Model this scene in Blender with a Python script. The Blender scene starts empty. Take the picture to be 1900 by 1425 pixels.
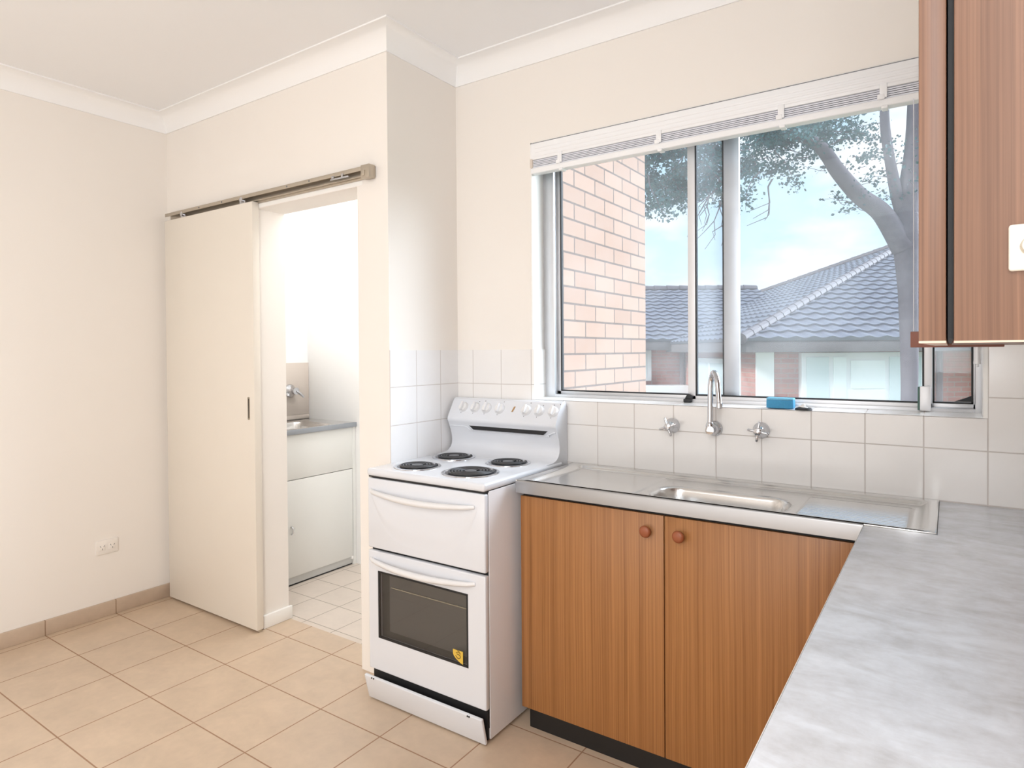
import bpy, bmesh, math, random
from mathutils import Vector, Matrix
random.seed(7)
PI = math.pi
scene = bpy.context.scene
COL = scene.collection

# ------------------------------------------------------------------ helpers
class MB:
    """collects shapes into one bmesh"""
    def __init__(s): s.bm = bmesh.new()
    def add(s, b):
        me = bpy.data.meshes.new('tmp'); b.to_mesh(me); b.free()
        s.bm.from_mesh(me); bpy.data.meshes.remove(me); return s
    def box(s, lo, hi, bev=0.0, seg=2, rot=None, piv=None):
        b = bmesh.new()
        bmesh.ops.create_cube(b, size=1)
        for v in b.verts:
            v.co = Vector([lo[i] + (v.co[i] + .5) * (hi[i] - lo[i]) for i in range(3)])
        if bev > 0:
            bmesh.ops.bevel(b, geom=list(b.edges), offset=bev, segments=seg, profile=.5, affect='EDGES')
        if rot is not None:
            p = Vector(piv) if piv is not None else (Vector(lo) + Vector(hi)) / 2
            for v in b.verts: v.co = rot @ (v.co - p) + p
        return s.add(b)
    def tube(s, pts, rad, n=10, caps=True, smooth=0):
        pts = [Vector(p) for p in pts]
        rs = list(rad) if hasattr(rad, '__len__') else [rad] * len(pts)
        if smooth:
            P, R = [], []
            for i in range(len(pts) - 1):
                p0 = pts[max(i - 1, 0)]; p1 = pts[i]; p2 = pts[i + 1]; p3 = pts[min(i + 2, len(pts) - 1)]
                for k in range(smooth):
                    t = k / smooth
                    P.append(.5 * ((2 * p1) + (p2 - p0) * t + (2 * p0 - 5 * p1 + 4 * p2 - p3) * t * t + (3 * p1 - p0 - 3 * p2 + p3) * t ** 3))
                    R.append(rs[i] + (rs[i + 1] - rs[i]) * t)
            P.append(pts[-1]); R.append(rs[-1]); pts, rs = P, R
        b = bmesh.new(); rings = []
        t0 = (pts[1] - pts[0]).normalized()
        up = Vector((0, 0, 1)) if abs(t0.z) < .9 else Vector((1, 0, 0))
        nrm = t0.cross(up).normalized()
        for i, p in enumerate(pts):
            t = (pts[min(i + 1, len(pts) - 1)] - pts[max(i - 1, 0)])
            t = t.normalized() if t.length > 1e-9 else t0
            nrm = (nrm - t * nrm.dot(t)).normalized(); bi = t.cross(nrm)
            rings.append([b.verts.new(p + (nrm * math.cos(2 * PI * k / n) + bi * math.sin(2 * PI * k / n)) * rs[i]) for k in range(n)])
        for a, c in zip(rings, rings[1:]):
            for k in range(n): b.faces.new((a[k], a[(k + 1) % n], c[(k + 1) % n], c[k]))
        if caps:
            b.faces.new(rings[0][::-1]); b.faces.new(rings[-1])
        return s.add(b)
    def lathe(s, prof, o, axis=(0, 0, 1), n=32):
        """prof: list of (radius, height) along axis from o"""
        ax = Vector(axis).normalized(); o = Vector(o)
        u = ax.orthogonal().normalized(); w = ax.cross(u)
        b = bmesh.new(); rings = []
        for r, h in prof:
            if r < 1e-6: rings.append([b.verts.new(o + ax * h)])
            else: rings.append([b.verts.new(o + ax * h + (u * math.cos(2 * PI * k / n) + w * math.sin(2 * PI * k / n)) * r) for k in range(n)])
        for a, c in zip(rings, rings[1:]):
            for k in range(n):
                k2 = (k + 1) % n
                if len(a) == 1 and len(c) == 1: continue
                if len(a) == 1: b.faces.new((a[0], c[k2], c[k]))
                elif len(c) == 1: b.faces.new((a[k], a[k2], c[0]))
                else: b.faces.new((a[k], a[k2], c[k2], c[k]))
        return s.add(b)
    def prism(s, poly, ax, a0, a1, bev=0.0):
        """poly: 2D outline in the other two axes (in xyz order), extruded along axis ax from a0 to a1"""
        b = bmesh.new()
        def mk(p, a):
            l = list(p); l.insert(ax, a); return Vector(l)
        v0 = [b.verts.new(mk(p, a0)) for p in poly]; v1 = [b.verts.new(mk(p, a1)) for p in poly]
        n = len(poly)
        b.faces.new(v0[::-1]); b.faces.new(v1)
        for i in range(n): b.faces.new((v0[i], v0[(i + 1) % n], v1[(i + 1) % n], v1[i]))
        bmesh.ops.recalc_face_normals(b, faces=b.faces)
        if bev > 0:
            es = [e for e in b.edges if len(e.link_faces) == 2 and e.calc_face_angle(0) > .9]
            bmesh.ops.bevel(b, geom=es, offset=bev, segments=2, profile=.5, affect='EDGES')
        return s.add(b)
    def grid(s, nu, nv, fn):
        b = bmesh.new()
        vs = [[b.verts.new(fn(i, j)) for j in range(nv)] for i in range(nu)]
        for i in range(nu - 1):
            for j in range(nv - 1): b.faces.new((vs[i][j], vs[i + 1][j], vs[i + 1][j + 1], vs[i][j + 1]))
        return s.add(b)
    def poly(s, pts):
        b = bmesh.new(); b.faces.new([b.verts.new(Vector(p)) for p in pts]); return s.add(b)
    def build(s, name, m, parent=None, loc=None, label=None, angle=35, local=False):
        me = bpy.data.meshes.new(name)
        off = Vector((0, 0, 0))
        if not local:
            if parent is not None:
                r = parent
                while r.parent is not None: r = r.parent
                off = Vector(r.location)
            elif loc is not None: off = Vector(loc)
        for v in s.bm.verts: v.co -= off
        s.bm.normal_update()
        s.bm.to_mesh(me); s.bm.free()
        me.materials.append(m)
        me.shade_smooth(); me.set_sharp_from_angle(angle=math.radians(angle))
        o = bpy.data.objects.new(name, me); COL.objects.link(o)
        if parent is not None: o.parent = parent
        elif loc is not None: o.location = off
        if label: o['label'] = label
        return o

def tag(o, label, cat, group=None, kind=None):
    o['label'] = label; o['category'] = cat
    if group: o['group'] = group
    if kind: o['kind'] = kind
    return o
def thing(name, label, cat, loc=(0, 0, 0), rotz=0, group=None, kind=None):
    o = bpy.data.objects.new(name, None); COL.objects.link(o)
    o.location = loc; o.rotation_euler = (0, 0, rotz); o.empty_display_size = .1
    return tag(o, label, cat, group, kind)
def copy_tree(o, parent=None):
    c = o.copy(); COL.objects.link(c)
    if parent is not None: c.parent = parent
    for ch in list(o.children): copy_tree(ch, c)
    return c
def smooth(a, b, x):
    t = min(1, max(0, (x - a) / (b - a))); return t * t * (3 - 2 * t)

# ------------------------------------------------------------------ materials
def srgb(r, g, b):
    f = lambda c: (c / 255 / 12.92) if c / 255 <= .04045 else ((c / 255 + .055) / 1.055) ** 2.4
    return (f(r), f(g), f(b), 1)
class NT:
    def __init__(s, name):
        s.m = bpy.data.materials.new(name); s.m.use_nodes = True
        s.t = s.m.node_tree; s.b = s.t.nodes['Principled BSDF']; s.out = s.t.nodes['Material Output']
    def n(s, ty, **kw):
        x = s.t.nodes.new(ty)
        for k, v in kw.items():
            if k.startswith('i_'): x.inputs[k[2:]].default_value = v
            else: setattr(x, k, v)
        return x
    def l(s, a, b): s.t.links.new(a, b)
    def math(s, op, a, b=None, c=None):
        x = s.n('ShaderNodeMath', operation=op)
        for i, v in enumerate((a, b, c)):
            if v is None: continue
            if isinstance(v, (int, float)): x.inputs[i].default_value = v
            else: s.l(v, x.inputs[i])
        return x.outputs[0]
    def pos(s):
        g = s.n('ShaderNodeNewGeometry'); sp = s.n('ShaderNodeSeparateXYZ'); s.l(g.outputs['Position'], sp.inputs[0])
        return g.outputs['Position'], sp.outputs
    def obj(s):
        g = s.n('ShaderNodeTexCoord'); sp = s.n('ShaderNodeSeparateXYZ'); s.l(g.outputs['Object'], sp.inputs[0])
        return g.outputs['Object'], sp.outputs
    def comb(s, x, y, z):
        c = s.n('ShaderNodeCombineXYZ')
        for i, v in enumerate((x, y, z)):
            if isinstance(v, (int, float)): c.inputs[i].default_value = v
            else: s.l(v, c.inputs[i])
        return c.outputs[0]
    def noise(s, vec, scale, detail=3, rough=.5, dist=0):
        x = s.n('ShaderNodeTexNoise'); x.inputs['Scale'].default_value = scale; x.inputs['Detail'].default_value = detail
        x.inputs['Roughness'].default_value = rough; x.inputs['Distortion'].default_value = dist
        if vec is not None: s.l(vec, x.inputs['Vector'])
        return x.outputs['Fac']
    def mix(s, f, a, b, blend='MIX'):
        x = s.n('ShaderNodeMix', data_type='RGBA', blend_type=blend)
        for sock, v in ((x.inputs[0], f), (x.inputs[6], a), (x.inputs[7], b)):
            if isinstance(v, (tuple, list)): sock.default_value = v
            elif isinstance(v, (int, float)): sock.default_value = v
            else: s.l(v, sock)
        return x.outputs[2]
    def ramp(s, f, stops):
        x = s.n('ShaderNodeValToRGB'); s.l(f, x.inputs[0]); e = x.color_ramp.elements
        while len(e) < len(stops): e.new(.5)
        for i, (p, c) in enumerate(stops):
            e[i].position = p; e[i].color = c if len(c) == 4 else (*c, 1)
        return x.outputs[0]
    def bump(s, h, strength=.3, dist=.002):
        x = s.n('ShaderNodeBump'); x.inputs['Strength'].default_value = strength; x.inputs['Distance'].default_value = dist
        s.l(h, x.inputs['Height']); s.l(x.outputs[0], s.b.inputs['Normal'])
    def set(s, **kw):
        for k, v in kw.items():
            k = k.replace('_', ' ')
            if isinstance(v, (tuple, list, int, float)): s.b.inputs[k].default_value = v
            else: s.l(v, s.b.inputs[k])
        return s
def plain(name, col, rough=.5, metal=0, var=.03, scale=8, bump=0, coat=0):
    k = NT(name); p, _ = k.pos()
    f = k.noise(p, scale, 4)
    c = k.mix(f, tuple(max(0, x * (1 - var)) for x in col[:3]) + (1,), tuple(min(1, x * (1 + var)) for x in col[:3]) + (1,))
    k.set(Base_Color=c, Roughness=rough, Metallic=metal)
    if coat: k.set(Coat_Weight=coat, Coat_Roughness=.08)
    if bump:
        k.bump(k.noise(p, 260, 2), bump, .001)
    return k.m
def tiles(name, grids, base, var, grout, gw, rough, zuse=None, mott=.06, bump=.4, per=.05):
    """grids: list of (axis, origin, step)"""
    k = NT(name); p, xyz = k.pos()
    mask = None; cells = []
    for ax, o, st in grids:
        u = k.math('DIVIDE', k.math('SUBTRACT', xyz[ax], o), st)
        fr = k.math('FRACT', u)
        d = k.math('MULTIPLY', k.math('MINIMUM', fr, k.math('SUBTRACT', 1.0, fr)), st)
        mm = k.n('ShaderNodeMapRange', interpolation_type='SMOOTHSTEP')
        k.l(d, mm.inputs['Value']); mm.inputs['From Min'].default_value = gw * .5; mm.inputs['From Max'].default_value = gw * .5 + .0012
        m2 = mm.outputs[0]
        mask = m2 if mask is None else k.math('MINIMUM', mask, m2)
        cells.append(k.math('FLOOR', u))
    while len(cells) < 3: cells.append(0.0)
    wn = k.n('ShaderNodeTexWhiteNoise', noise_dimensions='3D'); k.l(k.comb(*cells), wn.inputs['Vector'])
    f1 = k.noise(p, 7, 6, .6, .4); f2 = k.noise(p, 40, 3)
    f = k.math('ADD', k.math('MULTIPLY', f1, .75), k.math('MULTIPLY', f2, .25))
    lo = tuple(x * (1 - mott) for x in base[:3]) + (1,); hi = tuple(min(1, x * (1 + mott)) for x in base[:3]) + (1,)
    rf = k.n('ShaderNodeMapRange'); k.l(f, rf.inputs[0]); rf.inputs[1].default_value = .35; rf.inputs[2].default_value = .65
    c = k.mix(rf.outputs[0], lo, hi)
    c = k.mix(k.math('MULTIPLY', wn.outputs['Value'], per * 4), c, tuple(x * v for x, v in zip(base[:3], var)) + (1,))
    c = k.mix(mask, grout, c)
    rr = k.math('ADD', k.math('MULTIPLY', mask, rough - .8), .8)
    k.set(Base_Color=c, Roughness=rr)
    k.bump(mask, bump, .0015)
    return k.m
def wood(name, dark, light, fine=1.0, rough=.35, seed=0.):
    k = NT(name); p, x = k.pos()
    s = k.math('ADD', k.math('ADD', x[0], x[1]), seed)
    wob = k.math('MULTIPLY', k.noise(k.comb(k.math('MULTIPLY', s, 3), 0, k.math('MULTIPLY', x[2], .8)), 2, 2), .012)
    s2 = k.math('ADD', s, wob)
    n1 = k.noise(k.comb(k.math('MULTIPLY', s2, 55 * fine), 0, k.math('MULTIPLY', x[2], .35)), 1, 2, .5)
    n2 = k.noise(k.comb(k.math('MULTIPLY', s2, 260 * fine), 0, k.math('MULTIPLY', x[2], 1.2)), 1, 2, .5)
    n3 = k.noise(k.comb(k.math('MULTIPLY', s, 900 * fine), 0, k.math('MULTIPLY', x[2], 14)), 1, 2, .5)
    n4 = k.noise(k.comb(k.math('MULTIPLY', s2, 11 * fine), 3, k.math('MULTIPLY', x[2], .3)), 1, 1, .5)
    f = k.math('ADD', k.math('ADD', k.math('MULTIPLY', n1, .40), k.math('MULTIPLY', n2, .48)), k.math('ADD', k.math('MULTIPLY', n3, .14), k.math('MULTIPLY', n4, .08)))
    c = k.ramp(f, [(.40, dark), (.55, tuple((a + b) / 2 for a, b in zip(dark, light))), (.70, light)])
    k.set(Base_Color=c, Roughness=rough)
    return k.m

WALLC = srgb(243, 233, 216)
M = {}
M['wall'] = plain('cream_wall_paint', srgb(241, 236, 230), .75, var=.012, scale=3, bump=.05)
M['ceil'] = plain('white_ceiling_paint', srgb(247, 248, 250), .8, var=.01, scale=3)
M['cornice'] = plain('white_cornice_paint', srgb(248, 248, 248), .6, var=.006)
M['lwall'] = plain('white_laundry_paint', srgb(248, 248, 247), .7, var=.006)
M['white'] = plain('white_gloss_paint', srgb(246, 245, 242), .35, var=.008)
M['doorp'] = plain('cream_door_paint', srgb(232, 225, 214), .45, var=.012)
M['enamel'] = plain('white_enamel', srgb(222, 225, 231), .16, var=.006, coat=.3)
M['enamel2'] = plain('white_plastic', srgb(228, 228, 229), .3, var=.006)
M['sidepan'] = plain('white_steel_side', srgb(228, 227, 230), .3, var=.01)
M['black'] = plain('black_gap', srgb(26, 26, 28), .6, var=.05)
M['kick'] = plain('black_kickboard', srgb(24, 23, 23), .45, var=.1, scale=20)
M['coil'] = plain('coil_black', srgb(48, 49, 52), .38, var=.1, scale=60)
M['cap'] = plain('grey_coil_cap', srgb(92, 94, 98), .4)
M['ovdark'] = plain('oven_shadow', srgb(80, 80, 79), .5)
M['pan'] = plain('pan_dark', srgb(112, 113, 118), .3, var=.1)
M['chrome'] = plain('chrome', srgb(205, 207, 212), .07, 1, var=.01)
M['alum'] = plain('anodised_aluminium', srgb(206, 208, 212), .38, .55, var=.02)
M['alumw'] = plain('pale_aluminium', srgb(226, 227, 230), .4, .25, var=.02)
M['track'] = plain('beige_aluminium_track', srgb(190, 180, 165), .35, .7, var=.04, scale=20)
M['rubber'] = plain('black_rubber', srgb(30, 31, 34), .6)
M['blind'] = plain('white_blind', srgb(246, 247, 249), .4, var=.01)
M['slat'] = plain('grey_slat', srgb(224, 227, 236), .45, var=.02)
M['beige'] = plain('beige_panel', srgb(216, 205, 195), .5, var=.02)
M['ltcab'] = plain('white_melamine', srgb(236, 237, 234), .4, var=.008)
M['ltkick'] = plain('grey_white_kick', srgb(206, 207, 205), .5)
M['steeldk'] = plain('grey_steel_edge', srgb(160, 166, 174), .35, .6, var=.03)
M['sponge'] = plain('blue_sponge', srgb(70, 150, 195), .85, var=.12, scale=220, bump=.6)
M['sponge2'] = plain('pale_blue_pad', srgb(122, 190, 225), .9, var=.1, scale=260, bump=.5)
M['knob'] = plain('brown_wood_knob', srgb(150, 84, 52), .4, var=.1, scale=60)
M['woodlo'] = wood('veneer_base', srgb(136, 88, 46)[:3], srgb(180, 126, 75)[:3], 1.0, .38)
M['woodup'] = wood('veneer_wall_unit', srgb(102, 71, 54)[:3], srgb(140, 103, 80)[:3], 1.7, .4, seed=.37)
M['woodband'] = plain('pale_edge_band', srgb(214, 190, 172), .5, var=.04)
M['redwood'] = plain('dark_timber', srgb(122, 72, 56), .5, var=.12, scale=30)
M['dot'] = plain('grey_mark', srgb(120, 120, 125), .5)
M['amber'] = plain('amber_lens', srgb(176, 140, 96), .3)
M['gold'] = plain('gold_sticker', srgb(222, 186, 76), .4, var=.08, scale=60)
M['golddk'] = plain('gold_print', srgb(120, 92, 24), .5)
M['green'] = plain('dark_green_edge', srgb(60, 96, 86), .5)
M['liner'] = plain('oven_liner', srgb(126, 124, 120), .5)
M['rack'] = plain('oven_rack', srgb(235, 225, 200), .25, .6)
M['switch'] = plain('ivory_plastic', srgb(240, 234, 220), .35, var=.01)
M['switchdk'] = plain('ivory_button', srgb(205, 198, 182), .35, var=.02)
M['outlet'] = plain('white_outlet', srgb(241, 236, 230), .35, var=.008)

grout_w = srgb(206, 200, 196)
M['walltile'] = tiles('white_wall_tile', [(0, -1.7322, .1518), (2, 1.1604, .1518)], srgb(238, 236, 234), (.97, .97, .98), grout_w, .0022, .16, mott=.012, per=.08)
M['nibtile'] = tiles('white_nib_tile', [(1, -.4249, .1518), (2, 1.1604, .1518)], srgb(238, 237, 237), (.97, .97, .98), grout_w, .0022, .16, mott=.012, per=.08)
M['silltile'] = tiles('white_sill_tile', [(0, -1.7322, .1518)], srgb(244, 243, 242), (.98, .98, .98), grout_w, .002, .2, mott=.01, per=.05)
M['floor'] = tiles('beige_floor_tile', [(0, -3.4145, .304), (1, -1.0202, .3051)], srgb(204, 182, 158), (.95, .94, .92), srgb(158, 124, 98), .0034, .3, mott=.085, per=.06)
M['lfloor'] = tiles('laundry_floor_tile', [(0, -2.785, .2065), (1, -.0425, .199)], srgb(216, 204, 192), (.96, .96, .96), srgb(160, 148, 136), .003, .35, mott=.05)
M['skirt'] = tiles('beige_skirting_tile', [(1, -1.0202, .3051)], srgb(200, 180, 160), (.95, .94, .92), srgb(150, 124, 100), .003, .35, mott=.07)

# laminate worktop
k = NT('marbled_laminate'); p, x = k.pos()
v = k.comb(k.math('MULTIPLY', x[0], 1.0), k.math('MULTIPLY', x[1], 2.2), 0)
f = k.math('ADD', k.math('MULTIPLY', k.noise(v, 6, 7, .62, .7), .7), k.math('MULTIPLY', k.noise(p, 38, 4, .6), .3))
c = k.ramp(f, [(.30, srgb(190, 191, 194)[:3]), (.45, srgb(210, 213, 219)[:3]), (.58, srgb(224, 229, 237)[:3]), (.74, srgb(236, 241, 249)[:3])])
k.set(Base_Color=c, Roughness=.27); M['laminate'] = k.m
M['lamedge'] = plain('pale_laminate_edge', srgb(226, 224, 220), .35)
# brushed stainless
k = NT('brushed_stainless'); p, x = k.pos()
n = k.noise(k.comb(k.math('MULTIPLY', x[0], 6), k.math('MULTIPLY', x[1], 900), k.math('MULTIPLY', x[2], 900)), 1, 2)
c = k.mix(n, srgb(212, 211, 209), srgb(228, 227, 226))
k.set(Base_Color=c, Metallic=1.0, Roughness=.25); k.bump(n, .04, .0004); M['steel'] = k.m
M['steele'] = plain('satin_steel_edge', srgb(172, 173, 175), .34, 1, var=.03, scale=9)
# window glass
def glassmat(name, tint, gl, haze=0):
    k = NT(name); k.t.nodes.remove(k.b)
    tr = k.n('ShaderNodeBsdfTransparent'); tr.inputs[0].default_value = (*tint, 1)
    g = k.n('ShaderNodeBsdfGlossy'); g.inputs['Roughness'].default_value = .02
    m1 = k.n('ShaderNodeMixShader')
    fr = k.n('ShaderNodeLayerWeight'); fr.inputs[0].default_value = .5
    f = k.math('MULTIPLY', k.math('ADD', k.math('MULTIPLY', k.math('POWER', fr.outputs['Facing'], 5.0), .9), .05), gl)
    k.l(f, m1.inputs[0]); k.l(tr.outputs[0], m1.inputs[1]); k.l(g.outputs[0], m1.inputs[2])
    last = m1.outputs[0]
    if haze:
        d = k.n('ShaderNodeBsdfTranslucent'); d.inputs[0].default_value = (.93, .96, 1, 1)
        m2 = k.n('ShaderNodeMixShader'); p, _ = k.pos()
        k.l(k.math('MULTIPLY', k.noise(p, 6, 3), haze * 2), m2.inputs[0]); k.l(last, m2.inputs[1]); k.l(d.outputs[0], m2.inputs[2]); last = m2.outputs[0]
    k.l(last, k.out.inputs[0]); return k.m
M['glass'] = glassmat('window_glass', (.97, .985, 1.0), .18, .065)
M['ovenglass'] = glassmat('oven_glass', (.80, .80, .80), 1.0)
# exterior
def brick(name, c1, c2, mort, obj=True, ax='x', bw=.24, bh=.086, off=(0, 0), ms=.010, rough=.9):
    k = NT(name); p, x = k.obj() if obj else k.pos()
    h = {'x': x[0], 'y': x[1], 'xy': k.math('ADD', x[0], x[1])}[ax]
    t = k.n('ShaderNodeTexBrick'); t.offset = .5; t.squash = 1
    k.l(k.comb(k.math('ADD', h, off[0]), k.math('ADD', x[2], off[1]), 0), t.inputs['Vector'])
    for nm, vv in (('Color1', c1), ('Color2', c2), ('Mortar', mort), ('Scale', 1.0), ('Mortar Size', ms), ('Mortar Smooth', .1), ('Bias', 0.), ('Brick Width', bw), ('Row Height', bh)):
        t.inputs[nm].default_value = vv
    c = k.mix(k.math('MULTIPLY', k.noise(p, 30, 5), .30), t.outputs['Color'], (.44, .34, .28, 1))
    k.set(Base_Color=c, Roughness=rough); k.bump(k.math('SUBTRACT', 1.0, t.outputs['Fac']), .5, .006)
    return k.m
M['brick'] = brick('pale_salmon_brick', srgb(154, 123, 106), srgb(165, 135, 118), srgb(84, 70, 66), obj=False, ax='y', bw=.236, bh=.0862, off=(.02, .01), ms=.0055)
M['hbrick'] = brick('house_red_brick', srgb(166, 94, 78), srgb(180, 114, 98), srgb(160, 130, 116), ax='xy')
M['rooftile'] = plain('grey_roof_tile', srgb(98, 100, 112), .36, var=.16, scale=1.5)
M['ridgecap'] = plain('ridge_cap', srgb(84, 78, 84), .6, var=.1)
M['fascia'] = plain('grey_fascia', srgb(112, 106, 108), .6)
M['exwhite'] = plain('white_exterior_paint', srgb(236, 238, 238), .5, var=.02)
M['expane'] = plain('pale_exterior_pane', srgb(206, 220, 222), .15, var=.05, scale=1.2)
M['expane2'] = plain('bright_exterior_pane', srgb(232, 240, 240), .2, var=.03, scale=1.2)
M['pipe'] = plain('dark_downpipe', srgb(110, 92, 92), .6)
M['bark'] = plain('grey_bark', srgb(104, 96, 104), .9, var=.3, scale=14, bump=.8)
M['leaf'] = plain('blue_green_leaf', srgb(52, 94, 98), .6, var=.35, scale=3)
M['ground'] = plain('ground_outside', srgb(130, 140, 110), .9, var=.2, scale=1)

# ------------------------------------------------------------------ setting
XL, XN, YD, XR, YB = -3.4665, -1.8191, -.4249, .33, -4.7
ZC = 2.5615
def struct(mb, name, m, label, cat):
    o = mb.build(name, m, loc=None); return tag(o, label, cat, kind='structure')
OX0, OX1, OZ, OYB = -2.676, -1.993, 1.975, -.272     # doorway
WX0, WX1, WZ0, WZ1 = -1.427, .0894, 1.1012, 2.156    # window opening
LYB, LXR = .475, -1.95                               # laundry back wall and right wall

fl = MB(); fl.box((XL - .2, YB - .2, -.1), (XR + .2, OYB, 0)); fl.box((LXR, OYB, -.1), (XR + .2, .2, 0))
struct(fl, 'floor', M['floor'], 'beige square tiled kitchen floor with brown grout lines', 'floor')
fl = MB().box((XL - .2, OYB, -.1), (LXR, LYB + .15, 0))
struct(fl, 'floor_laundry', M['lfloor'], 'small greyish tiled floor of the laundry beyond the doorway', 'floor')
struct(MB().box((XL - .2, YB - .2, ZC), (XR + .2, LYB + .15, ZC + .15)), 'ceiling', M['ceil'], 'flat white painted ceiling', 'ceiling')
struct(MB().box((XL - .15, YB - .15, -.05), (XL, OYB + .06, ZC + .05)), 'wall_left', M['wall'], 'plain cream painted wall on the left side with the low outlet', 'wall')
struct(MB().box((XL - .15, YB - .15, -.05), (XR + .15, YB, ZC + .05)), 'wall_rear', M['wall'], 'cream painted wall behind the viewer', 'wall')
struct(MB().box((XR, YB - .15, -.05), (XR + .15, .2, ZC + .05)), 'wall_right', M['wall'], 'cream painted wall behind the wall cupboard', 'wall')
w = MB()
w.box((XL, YD, -.05), (OX0, OYB, ZC + .05)); w.box((OX0, YD, OZ), (OX1, OYB, ZC + .05))
w.prism([(OX1, YD), (XN, YD), (XN, 0), (LXR, 0), (LXR, OYB), (OX1, OYB)], 2, -.05, ZC + .05)
struct(w, 'wall_doorway', M['wall'], 'cream wall with the open doorway and the nib beside the stove', 'wall')
w = MB()
w.box((LXR, 0, -.05), (WX0, .2, ZC + .05)); w.box((WX1, 0, -.05), (XR + .15, .2, ZC + .05))
w.box((WX0, 0, -.05), (WX1, .2, WZ0)); w.box((WX0, 0, WZ1), (WX1, .2, ZC + .05))
struct(w, 'wall_window', M['wall'], 'cream painted wall around the window above the sink', 'wall')
w = MB(); w.box((XL - .15, OYB + .06, -.05), (XL, LYB + .15, ZC + .05)); w.box((XL, LYB, -.05), (LXR, LYB + .15, ZC + .05)); w.box((LXR - .004, OYB, -.05), (LXR, LYB + .1, ZC + .05))
struct(w, 'wall_laundry', M['lwall'], 'bright white laundry walls seen through the doorway', 'wall')
# white lining of the window opening
t = MB(); e = .006
t.box((WX0, .0005, WZ0 + .206), (WX0 + e, .092, WZ1)); t.box((WX1 - .011, .0005, WZ0), (WX1, .092, WZ1)); t.box((WX0, .0005, WZ1 - e), (WX1, .092, WZ1))
struct(t, 'trim_1', M['white'], 'white lining of the window opening', 'window trim')
# coved cornice
def cornice():
    mb = MB(); c = .0794; zb = 2.4756; prof = [(0, zb), (.006, zb), (.006, zb + .006)]
    for i in range(9):
        a = i / 8 * PI / 2
        prof.append((.006 + (c - .012) * (1 - math.cos(a)), zb + .006 + (ZC - zb - .012) * math.sin(a)))
    prof += [(c, ZC - .006), (c, ZC)]
    path = [(XL, YB), (XL, YD), (XN, YD), (XN, 0), (XR, 0), (XR, YB)]
    # inward offsets (d,d) at each corner
    off = [(1, 0), (1, -1), (1, -1), (1, -1), (-1, -1), (-1, 0)]
    mb.grid(len(path), len(prof), lambda i, j: Vector((path[i][0] + off[i][0] * prof[j][0], path[i][1] + off[i][1] * prof[j][0], prof[j][1])))
    return mb
struct(cornice(), 'trim_2', M['cornice'], 'white coved cornice between walls and ceiling', 'cornice')
# tiled splashback
ZT = 1.3074
t = MB(); t.box((XN, -.002, .0), (WX0, .001, ZT)); t.box((WX0, -.002, 0), (WX1, .001, WZ0)); t.box((WX1, -.002, 0), (XR, .001, ZT + .152))
struct(t, 'trim_3', M['walltile'], 'white square tiled splashback behind stove and sink', 'splashback')
t = MB(); t.box((XN - .001, YD + .001, 0), (XN + .002, -.002, ZT))
struct(t, 'trim_4', M['nibtile'], 'white square tiles on the nib wall beside the stove', 'splashback')
t = MB(); t.prism([(-.002, WZ0 - .001), (-.002, WZ0 + .001), (.092, WZ0 + .006), (.092, WZ0 - .001)], 0, WX0, WX1)
struct(t, 'trim_5', M['silltile'], 'white tiled window sill ledge above the sink taps', 'window sill')
t = MB(); t.box((WX0, -.0015, WZ0), (WX0 + .012, .092, ZT - .1462)); t.box((WX0, -.0015, ZT - .1448), (WX0 + .012, .092, ZT))
struct(t, 'trim_6', M['white'], 'white tiles lining the lower left side of the window opening', 'window trim')
struct(MB().box((XL - .001, YB, 0), (XL + .012, YD, .07), .002), 'baseboard_left', M['skirt'], 'beige tile skirting along the foot of the left wall', 'skirting')
struct(MB().box((XL + .012, YD - .012, 0), (OX0 - .002, YD, .07), .002), 'baseboard_doorway', M['skirt'], 'beige tile skirting on the wall behind the sliding door', 'skirting')
t = MB(); t.box((OX0 - .001, YD + .004, 0), (OX0 + .014, OYB + .012, .062), .003)
struct(t, 'baseboard_reveal', M['white'], 'short white skirting board at the doorway reveal', 'skirting')

# ------------------------------------------------------------------ sliding door and track
d = thing('door_1', 'tall flush cream sliding door panel pushed open against the wall', 'door', (-3.05, -.44, 0), kind='structure')
MB().box((-3.425, -.463, .010), (-2.652, -.4275, 2.000), .0025).build('door_panel', M['doorp'], d)
hp = MB(); hp.box((-2.700, -.4642, .990), (-2.688, -.4625, 1.096), .004); fp = hp.build('finger_pull', M['track'], d, label='narrow brass recessed finger pull')
MB().box((-2.6965, -.4648, .998), (-2.6915, -.4632, 1.088), .0015).build('recess', M['black'], fp)
for hx in (-3.265, -2.745):
    h = MB(); h.box((hx - .022, -.452, 1.998), (hx + .022, -.446, 2.018), .001); h.lathe([(0, 0), (.011, 0), (.012, .003), (.012, .008), (.004, .010), (0, .010)], (hx, -.452, 2.020), (0, -1, 0), 20)
    h.build('hanger', M['chrome'], d, label='metal roller hanger')
MB().box((-2.660, -.455, .0), (-2.654, -.435, .011), .001).build('floor_guide', M['track'], d)
tr = thing('door_track', 'beige aluminium sliding door track fixed above the doorway', 'door track', (-2.65, -.425, 2.01))
t = MB(); X0, X1 = -3.425, -1.885
t.box((X0, -.431, 1.996), (X1, -.4255, 2.040), .001); t.box((X0, -.458, 2.034), (X1, -.4255, 2.039), .001); t.box((X0, -.460, 2.022), (X1, -.457, 2.039), .0008); t.box((X0, -.446, 2.004), (X1, -.431, 2.007), .0008)
t.build('rail', M['track'], tr)
t = MB(); t.box((-1.93, -.464, 1.990), (X1 + .003, -.431, 2.042), .002); t.box((-1.92, -.468, 1.998), (-1.905, -.46, 2.02), .002); t.build('end_stop', M['track'], tr)
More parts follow.
